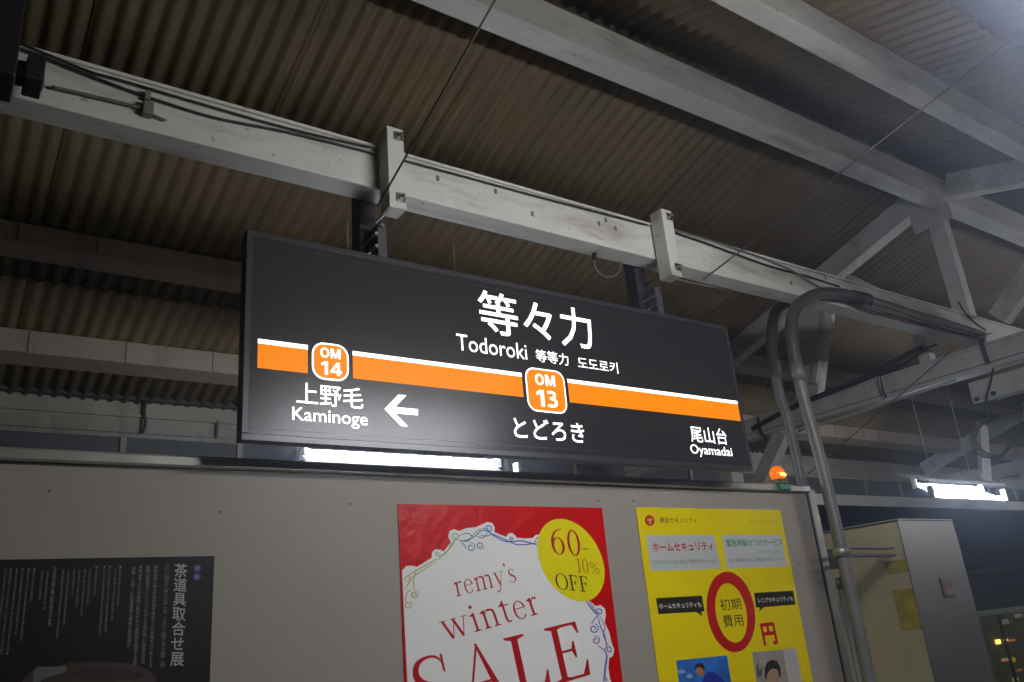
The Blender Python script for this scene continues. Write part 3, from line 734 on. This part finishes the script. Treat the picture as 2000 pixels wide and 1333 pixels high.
ph2 = Z3.poly([(865, 1130), (1075, 1110), (1140, 1460), (915, 1470)], .0005, 'photo_print', mat('print_room', (.33, .31, .27), .4, var=.2, vscale=12), s2)
Z3.poly([(1077, 1110), (1162, 1100), (1230, 1450), (1142, 1460)], .0005, 'photo_print', mat('print_pale', (.48, .46, .46), .4, var=.05), s2)
pr([(893, 1215), (905, 1200), (915, 1260), (935, 1215), (932, 1290), (900, 1300)], .0008, (.09, .09, .08), ph2)
pr(ell(1005, 1310, 42, -4, 8, 66, 30), .0009, (.42, .24, .16), ph2)
pr([(950, 1300), (950, 1235), (968, 1195), (1000, 1180), (1035, 1190), (1055, 1230), (1062, 1290), (1050, 1300), (1040, 1250), (1010, 1238), (985, 1250), (968, 1280), (962, 1320)], .0012, (.02, .015, .012), ph2)

# ------------------------------------------------------------------ poster 3: dark tea exhibition
s3 = thing('exhibition_poster', (.3, PY, .75), 'black tea utensil exhibition poster with vertical white lettering at bottom left', 'poster')
Z5 = Sheet(PY, 0, 1070, 4.545)
tr_ = Z5.p(1904, 74)
MB().box(-.55, tr_.x, PY, PY + .0015, .75, tr_.z).build('paper', mat('poster_black', (.010, .010, .014), .45, spec=.25, var=.3, vscale=5, bump=.06, bscale=8), s3)
INKG = mat('ink_silver', (.42, .42, .40), .5); INKG2 = mat('ink_dim_silver', (.26, .26, .25), .5)
def vert(body, xt, yt, yb, wd, m, off=0.0):
    sl = -.045 - (1600 - xt) * 4.6e-5
    xb = xt + sl * (yb - yt)
    Z5.text('\n'.join(body), (xb - wd / 2, yb), (xb + wd / 2, yb), (xt - wd / 2, yt), .0004, 'lettering', m, s3, off)
vert('茶道具取合せ展', 1610, 138, 1052, 122, INKG, .012)
vert('二〇一四年十二月十三日︵土︶|二〇一五年二月十五日︵日︶', 1486, 150, 1062, 44, INKG2)
vert('利休没後に桃山の茶の道を極める人が茶陶をはじめとする', 1385, 155, 1062, 36, INKG2)
vert('館蔵の茶道具コレクションの中から選び抜いた茶道の名品', 1318, 155, 1028, 36, INKG2)
vert('本展は茶人たちが季節に取合わせた道具組を再現する展覧', 1250, 155, 1062, 36, INKG2)
vert('茶碗・花器・人形浄瑠璃の書画を特別展示', 1188, 170, 880, 34, INKG2)
ch = '●開館時間午前十時より午後五時まで入館は午後四時三十分まで休館日毎週月曜日祝日の場合は翌日年末年始一般大学生高校生中学生以下無料'
k = 2
for xx, y0, y1 in ((1070, 160, 515), (1025, 185, 650), (977, 160, 750), (930, 160, 780), (857, 165, 425), (800, 190, 505), (755, 195, 615), (707, 195, 535), (660, 195, 430),
                   (610, 195, 690), (562, 190, 800), (425, 205, 550), (376, 205, 465), (305, 180, 480), (255, 180, 830), (202, 185, 770), (150, 185, 950), (98, 185, 950), (52, 185, 930)):
    n = max(6, int((y1 - y0) / 24)); body = (ch[k:] + ch)[:n]; k = (k + 7) % 40
    if xx in (1070, 977, 930, 857, 305, 255, 202, 150, 98): body = '●' + body[1:]
    vert(body, xx, y0, y1, 21, INKG2)
vert('五島美術館展示室', 488, 172, 690, 34, INKG2)
PUR = mat('ink_purple', (.07, .025, .20), .4)
for cx, cy, c in ((1752, 183, '館'), (1748, 258, '蔵')):
    Z5.poly(ell(cx, cy, 34, 0, 0, 33, 24), .0004, 'purple_dot', PUR, s3)
    Z5.text(c, (cx - 20, cy + 19), (cx + 20, cy + 19), (cx - 20, cy - 19), .0007, 'lettering', mat('ink_lilac', (.30, .22, .5), .4), s3)
bowl = mat('print_tea_bowl', (.055, .038, .028), .4, var=.5, vscale=9)
tb_ = Z5.poly([(180, 1500), (200, 1180), (260, 1110), (500, 1060), (620, 1022), (900, 1012), (1150, 1030), (1300, 1075), (1385, 1150), (1400, 1500)], .00045, 'bowl_print', bowl, s3)
pr(ell(950, 1125, 330, 5, 0, 60, 40), .0006, (.022, .013, .009), tb_, Z5)
pr([(290, 1195), (300, 1085), (340, 1055), (470, 1058), (585, 1045), (585, 1110), (480, 1145), (400, 1175), (350, 1205)], .0008, (.12, .115, .10), tb_, Z5)
pr([(330, 1205), (420, 1150), (520, 1125), (585, 1108), (585, 1120), (530, 1140), (430, 1168), (350, 1215)], .0009, (.01, .008, .008), tb_, Z5)

# ------------------------------------------------------------------ conduits at the wall end
QY = 2.34
def P(px, py, y): return at(px, py, 1, y)
base = P(1613, 942, QY)
cd = thing('conduit_pipe', (base.x, QY, 0), 'thick grey conduit pipe in front, bending onto the sign beam at its top', 'pipe', 'grey conduit pipes at the wall end')
pts = [Vector((base.x + .02, QY, 0)), Vector((base.x + .01, QY, 1.3)), base, P(1572, 789, QY), P(1556, 722, QY), P(1547, 668, QY), P(1546, 630, QY), P(1556, 600, QY), P(1578, 582, QY), P(1605, 573, QY), P(1640, 574, QY), P(1668, 580, QY)]
MB().tube(smooth(pts[:5], 4), .029, 16).build('pipe_body', PIPE, cd)
MB().tube(smooth(pts[4:], 6), .031, 16).build('pipe_bend', PIPED, cd)
a, b_ = P(1664, 579, QY), P(1692, 588, QY)
MB().tube([a, b_], [.036, .046], 16).build('pipe_sleeve', RUB, cd)
c_ = P(1562, 745, QY); MB().tube([P(1554, 712, QY), c_], .034, 16).build('coupling', PIPE, cd)
QZ = 2.73
b2_ = P(1548, 860, QZ)
ce = thing('conduit_pipe', (b2_.x, QZ, 0), 'grey conduit pipe standing behind, left of the thicker bent pipe', 'pipe', 'grey conduit pipes at the wall end')
pts2 = [Vector((b2_.x, QZ, 0)), Vector((b2_.x, QZ, 1.5)), b2_, P(1524, 777, QZ), P(1515, 735, QZ), P(1508, 680, QZ), P(1508, 640, QZ), P(1515, 610, QZ), P(1532, 595, QZ), P(1560, 590, QZ), P(1600, 596, QZ)]
MB().tube(smooth(pts2[:5], 4), .028, 16).build('pipe_body', PIPE, ce)
MB().tube(smooth(pts2[4:], 6), .031, 16).build('pipe_bend', PIPED, ce)
MB().tube([P(1512, 705, QZ), P(1517, 742, QZ)], .033, 16).build('coupling', PIPE, ce)
q0 = P(1644, 1130, 2.62)
cf = thing('conduit_pipe', (q0.x, 2.62, 0), 'short grey pipe beside the wall end, below the pipe clamp', 'pipe', 'grey conduit pipes at the wall end')
MB().tube([(q0.x, 2.62, 0), (q0.x, 2.62, q0.z)], .030, 16).build('pipe_body', PIPE, cf)
MB().tube([(q0.x, 2.62, q0.z - .05), (q0.x, 2.62, q0.z + .004)], .034, 16).build('coupling', PIPE, cf)
# pipe clamp arm to the cabinet
a = P(1642, 1078, QY)
pc = thing('pipe_clamp', tuple(a), 'dark steel clamp arm tying the front conduit to the steel cabinet', 'clamp')
MB().tube([a - Vector((0, 0, .022)), a + Vector((0, 0, .022))], .037, 16).build('clamp_ring', ALUD, pc)
MB().bar(a + Vector((.04, -.02, .018)), (4.60, 2.76, a.z + .055), .05, .012).build('arm', ALUD, pc)
MB().bar(a + Vector((.04, -.02, -.02)), (4.60, 2.76, a.z + .015), .05, .012).build('arm', PIPE, pc)
q = P(1630, 1092, 2.72); MB().box(q.x - .03, q.x + .05, 2.70, 2.78, q.z - .05, q.z + .05).build('base_block', RUB, pc)

# ------------------------------------------------------------------ steel cabinet
CY = 2.72
ca = P(1752, 1017, CY); cb = P(1857, 1019, CY)
cab = thing('steel_cabinet', (ca.x, CY, 0), 'tall grey steel cabinet to the right of the conduit pipes', 'cabinet')
x0, x1, zt_ = ca.x, cb.x, ca.z
MB().box(x0 + .002, x1, CY + .004, CY + .78, .05, zt_ - .004).build('body', CABS, cab, bevel=.004)
MB().box(x0 - .004, x1 + .012, CY - .006, CY + .003, .05, zt_).build('door', STAIN, cab, bevel=.002)
MB().box(x0 - .008, x1 + .016, CY - .008, CY + .79, zt_ + .0005, zt_ + .012).build('lid', STAIN, cab, bevel=.003)
MB().box(x1 + .016, x1 + .07, CY + .02, CY + .5, .05, zt_ - .06).build('side_trim', STAIN, cab, bevel=.003)
YEL = mat('painted_yellow_reflection', (.36, .27, .03), .5, var=.4, vscale=9)  # yellow reflection on the cabinet side, painted on as flat patches
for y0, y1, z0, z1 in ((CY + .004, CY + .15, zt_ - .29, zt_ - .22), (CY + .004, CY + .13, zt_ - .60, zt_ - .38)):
    MB().box(x0 - .0015, x0 + .0015, y0, y1, z0, z1).build('reflection_patch', YEL, cab)
q = P(1848, 1148, CY)
pl_ = MB().box(q.x - .062, q.x + .062, CY - .014, CY - .0065, q.z - .055, q.z + .055).build('notice_plate', ALU, cab, bevel=.002)
MB().box(q.x - .035, q.x + .045, CY - .016, CY - .0145, q.z - .042, q.z + .030).build('notice_window', mat('notice_print', (.35, .28, .26), .5, var=.2, vscale=40), pl_)
for dz in (.012, -.004):
    MB().box(q.x - .02, q.x + .035, CY - .0175, CY - .0165, q.z + dz, q.z + dz + .006).build('print_line', INKR, pl_)

# ------------------------------------------------------------------ amber beacon on the rail
q = P(1530, 948, 2.572)
bc = thing('warning_beacon', (q.x, 2.572, 2.17), 'small glowing amber lamp on a green base at the end of the wall rail', 'lamp')
MB().box(q.x - .045, q.x + .045, 2.560, 2.5775, 2.176, 2.204).build('base', mat('beacon_green', (.02, .22, .15), .4), bc, bevel=.003)
MB().box(q.x - .035, q.x + .035, 2.562, 2.628, 2.2045, 2.232).build('foot', mat('beacon_foot', (.10, .08, .03), .5), bc, bevel=.004)
prof = [(.031, .233), (.037, .246), (.039, .262), (.034, .280), (.022, .294), (.006, .300)]
dm = MB(); n = 20; vs = []
for r_, z_ in prof:
    for k in range(n): vs.append((q.x + .0 + r_ * math.cos(2 * math.pi * k / n), 2.595 + r_ * math.sin(2 * math.pi * k / n), 2.0 + z_))
fs = [(i * n + k, i * n + (k + 1) % n, (i + 1) * n + (k + 1) % n, (i + 1) * n + k) for i in range(len(prof) - 1) for k in range(n)] + [tuple((len(prof) - 1) * n + k for k in range(n))]
dm.add(vs, fs, True).build('amber_dome', mat('amber_plastic', (.6, .16, .01), .2, emit=(1, .17, .003), estr=.75), bc)
MB().tube([(q.x - .018, 2.561, 2.254), (q.x + .012, 2.559, 2.249)], .0075, 10).build('lit_bulb', mat('amber_bulb', (1, .7, .2), .3, emit=(1, .60, .08), estr=5), bc)
MB().tube([(q.x, 2.595, 2.285), (q.x, 2.595, 2.303)], [.026, .004], 12).build('cap', mat('beacon_cap', (.15, .02, .005), .3), bc)

# ------------------------------------------------------------------ stay wires
def wire(name, a, b_, r, m, label, cat, grp=None, s=0.0):
    MB().tube(sag(a, b_, s) if s else [a, b_], r, 6).build(name, m, None, label=label, cat=cat, group=grp)
GW = 'thin stay wires crossing the canopy'
wire('stay_wire', P(738, 402, 2.30), at(1012, -78, 1, 1.45), .0038, WIRED, 'dark stay wire rising from the left sign hanger past the top edge', 'wire', GW)
wire('stay_wire', P(1373, 547, 2.405), at(2075, 0, 1, .80), .0042, WIRE, 'long stay wire running from the sign beam to the right photo edge', 'wire', GW)
wire('stay_wire', at(1868, 677, 0, 5.69), P(1578, 926, 2.60), .0035, WIRE, 'dark wire dropping from the truss tie beam to the amber lamp', 'wire', GW)
# cables on the carrier beam
GC = 'cables run along the sign beam'
def cable(pxs, y, r, m, label, n=5, s=None):
    pts = [P(a, b, y) for a, b in pxs]
    MB().tube(smooth(pts, n), r, 6).build('cable', m, None, label=label, cat='cable', group=GC)
cable([(-40, 70), (60, 103), (180, 150), (290, 190), (420, 230), (560, 258), (700, 292), (735, 303)], 2.398, .0045, RUB, 'black cable sagging on the left half of the sign beam')
cable([(-40, 55), (60, 93), (170, 138), (240, 158), (400, 205), (560, 250), (722, 288)], 2.396, .004, RUB, 'upper black cable hugging the left half of the beam flange')
cable([(775, 310), (900, 343), (1050, 384), (1180, 418), (1265, 440)], 2.397, .004, RUB, 'black cable under the flange between the two sign hangers')
cable([(1305, 450), (1400, 483), (1500, 519), (1580, 541), (1640, 560)], 2.397, .005, RUB, 'black cable under the flange right of the right hanger')
cable([(1305, 446), (1420, 480), (1530, 520), (1600, 560), (1640, 572)], 2.394, .004, CABG, 'grey cable drooping from the right hanger to the bent pipe')
for k, (d0, d1) in enumerate(((0, 0), (5, 3), (9, 7), (13, 12), (18, 17), (22, 20))):
    cable([(1686, 576 + d0), (1740, 592 + d0), (1800, 612 + d0 * .9 + d1 * .2), (1870, 632 + d1), (1925, 650 + d1 * .7)], 2.385 - .004 * (k % 2), .0042, (RUB, CABG)[k in (1, 2, 4)],
          'cable %s in the bundle from the bent pipe to the truss joint' % ('topmost', 'second from top', 'third from top', 'third from bottom', 'second from bottom', 'lowest')[k])
cable([(1686, 598), (1700, 607), (1760, 622), (1830, 640), (1900, 656), (1935, 652)], 2.378, .006, RUB, 'thick black cable drooping below the cable bundle')
cable([(1872, 590), (1885, 612), (1905, 632), (1925, 645)], 2.30, .006, RUB, 'black cable coming down the king post to the truss joint')
# thin cable strung under the beam
MB().tube(smooth([P(555, 338, 2.53), P(620, 358, 2.53), P(700, 378, 2.53), P(775, 396, 2.53), P(830, 412, 2.53), P(930, 434, 2.53)], 5), .004, 6).build('cable', CABG, None, label='thin grey cable slung beneath the beam near the left hanger', cat='cable', group=GC)
MB().tube(smooth([P(1180, 497, 2.53), P(1255, 522, 2.53), P(1330, 548, 2.53), P(1420, 566, 2.53), P(1500, 582, 2.53)], 5), .005, 6).build('cable', CABG, None, label='grey cable beneath the beam beside the right hanger', cat='cable', group=GC)
# coil of cable
cc_ = thing('cable_coil', tuple(P(1188, 515, 2.5)), 'small loop of thin cable hanging under the sign beam', 'cable')
lp_ = [P(1163 + 0, 497, 2.5), P(1161, 512, 2.5), P(1166, 528, 2.5), P(1180, 540, 2.5), P(1196, 541, 2.5), P(1209, 531, 2.5), P(1213, 515, 2.5), P(1208, 503, 2.5)]
MB().tube(smooth(lp_, 5), .0035, 6).build('loop', CABG, cc_)
MB().tube([P(1161, 496, 2.48), P(1161, 506, 2.48)], .012, 8).build('clip', RUB, cc_)
# small switch box and streak on the beam at left
sb = thing('junction_box', tuple(P(287, 200, 2.39)), 'small grey junction box with cable stub on the left half of the beam', 'junction box')
q = P(289, 212, 2.39); MB().box(q.x - .016, q.x + .016, 2.378, 2.409, q.z - .026, q.z + .022).build('box', CABG, sb, bevel=.004)
q = P(289, 187, 2.39); MB().box(q.x - .008, q.x + .008, 2.388, 2.409, q.z - .016, q.z + .018).build('clip', CABG, sb)
MB().tube(smooth([P(280, 212, 2.395), P(230, 200, 2.397), P(170, 186, 2.397), P(100, 170, 2.397)], 5), .006, 6).build('cable_stub', mat('grime_cable', (.12, .11, .09), .7), sb)
MB().tube([P(292, 222, 2.397), P(325, 236, 2.397)], .004, 6).build('cable_stub', MATS['grime_cable'], sb)
for px, py in ((855, 348), (1040, 418), (968, 374), (1183, 430), (1170, 437), (1202, 446), (1545, 553), (1612, 543)):
    q = P(px, py, 2.409); MB().box(q.x - .006, q.x + .006, 2.4065, 2.4095, q.z - .012, q.z + .010).build('paint_mark', PIPE, b1)

# ------------------------------------------------------------------ camera housing at top left
sc = thing('security_camera', tuple(P(30, 140, 2.25)), 'black camera on a dark mount against the beam at the top left corner', 'camera')
a, b_ = P(-25, 60, 2.22), P(38, 160, 2.22)
MB().box(a.x - .1, b_.x - .012, 2.16, 2.30, P(0, 165, 2.22).z, P(0, 0, 2.22).z).build('mount', BLACK, sc, bevel=.004)
c_ = P(60, 148, 2.30)
MB().tube([P(30, 142, 2.30), P(84, 152, 2.30)], .036, 14).build('camera_body', BLACK, sc)
MB().box(P(48, 140, 2.30).x, P(86, 140, 2.30).x, 2.25, 2.35, P(60, 172, 2.3).z, P(60, 128, 2.3).z).build('sun_hood', RUB, sc, bevel=.004)

# ------------------------------------------------------------------ cables, clamps and pipe on the truss tie beam
TX = 5.665
g_t = 'cables and pipes on the truss tie beam'
def tcable(pxs, x, r, m, name, label, cat='cable'):
    return MB().tube(smooth([at(a, b, 0, x) for a, b in pxs], 5), r, 8).build(name, m, None, label=label, cat=cat, group=g_t)
tcable([(1470, 838), (1540, 800), (1620, 766), (1700, 735), (1760, 700), (1800, 680)], TX + .02, .022, RUB, 'cable', 'thick black cable lying on top of the tie beam')
tcable([(1718, 730), (1760, 715), (1800, 688), (1830, 672)], TX, .010, RUB, 'cable', 'thinner black cable leaving the strap on the tie beam')
tcable([(1560, 842), (1640, 818), (1740, 785), (1800, 765), (1868, 742)], TX - .02, .011, STEEL, 'conduit', 'thin pale conduit under the tie beam bottom edge', 'pipe')
tcable([(1480, 815), (1486, 842), (1496, 858)], TX - .012, .010, RUB, 'strap', 'black strap round the tie beam just right of the sign', 'strap')
tcable([(1716, 722), (1722, 755), (1731, 777)], TX - .012, .008, RUB, 'strap', 'black strap round the middle of the tie beam', 'strap')
tcable([(1717, 735), (1720, 760), (1727, 774)], TX - .03, .006, GALV, 'turnbuckle', 'shiny metal turnbuckle hanging beside the middle strap', 'turnbuckle')
tcable([(1913, 655), (1920, 680), (1930, 710)], TX - .012, .014, PIPED, 'strap', 'wide dark strap on the tie beam below the truss joint', 'strap')
tcable([(1940, 720), (1934, 750), (1927, 775), (1926, 800), (1932, 818)], TX - .1, .007, RUB, 'cable', 'black cable hanging down from the tie beam at right')
# channel under tie beam with loops of cable
hc = thing('hanging_channel', (TX, 2.2, 2.83), 'pale steel channel with two bolt holes at the right photo edge', 'channel')
MB().box(TX - .01, TX + .10, -1.2, at(1902, 790, 0, TX).y, 2.815, 2.955).build('channel', STEEL2, hc, bevel=.006)
for px, py in ((1909, 780), (1941, 769)):
    q = at(px, py, 0, TX - .01)
    MB().tube([(TX - .024, q.y, q.z), (TX - .0105, q.y, q.z)], .016, 10).build('bolt', RUB, hc)
q = at(1925, 785, 0, TX - .03)
MB().bar(at(1905, 791, 0, TX - .03), at(1948, 781, 0, TX - .03), .010, .010).build('hook', RUB, hc)
for k in range(3):
    dx = k * 5
    pts = [at(1932 - dx, 818, 0, TX - .1), at(1912 - dx, 838, 0, TX - .1), at(1906 - dx, 862 + k, 0, TX - .1), at(1925 - dx, 884 + k * 3, 0, TX - .1), at(1955, 888 + k * 3, 0, TX - .1), at(1978 - dx, 868, 0, TX - .1), at(1992, 830, 0, TX - .1), at(1996, 805, 0, TX - .1)]
    MB().tube(smooth(pts, 5), .005, 6).build('cable_loop', CABG, None, label='loose %s loop of cable hanging at the right photo edge' % ('inner', 'middle', 'outer')[k], cat='cable', group='hanging cable loops')

# ------------------------------------------------------------------ haze added for a glow round the lamps, in place of lens bloom
hm = bpy.data.materials.new('lamp_glow_haze'); hm.use_nodes = True
hn = hm.node_tree; hn.nodes.clear()
ho = hn.nodes.new('ShaderNodeOutputMaterial'); hv = hn.nodes.new('ShaderNodeVolumePrincipled')
hv.inputs['Color'].default_value = (.66, .76, 1.0, 1); hv.inputs['Density'].default_value = HAZE; hv.inputs['Anisotropy'].default_value = .84
hn.links.new(hv.outputs[0], ho.inputs['Volume'])
MB().box(-160, 210, -130, 230, -2.3, 8).build('haze', hm, None, kind='stuff')
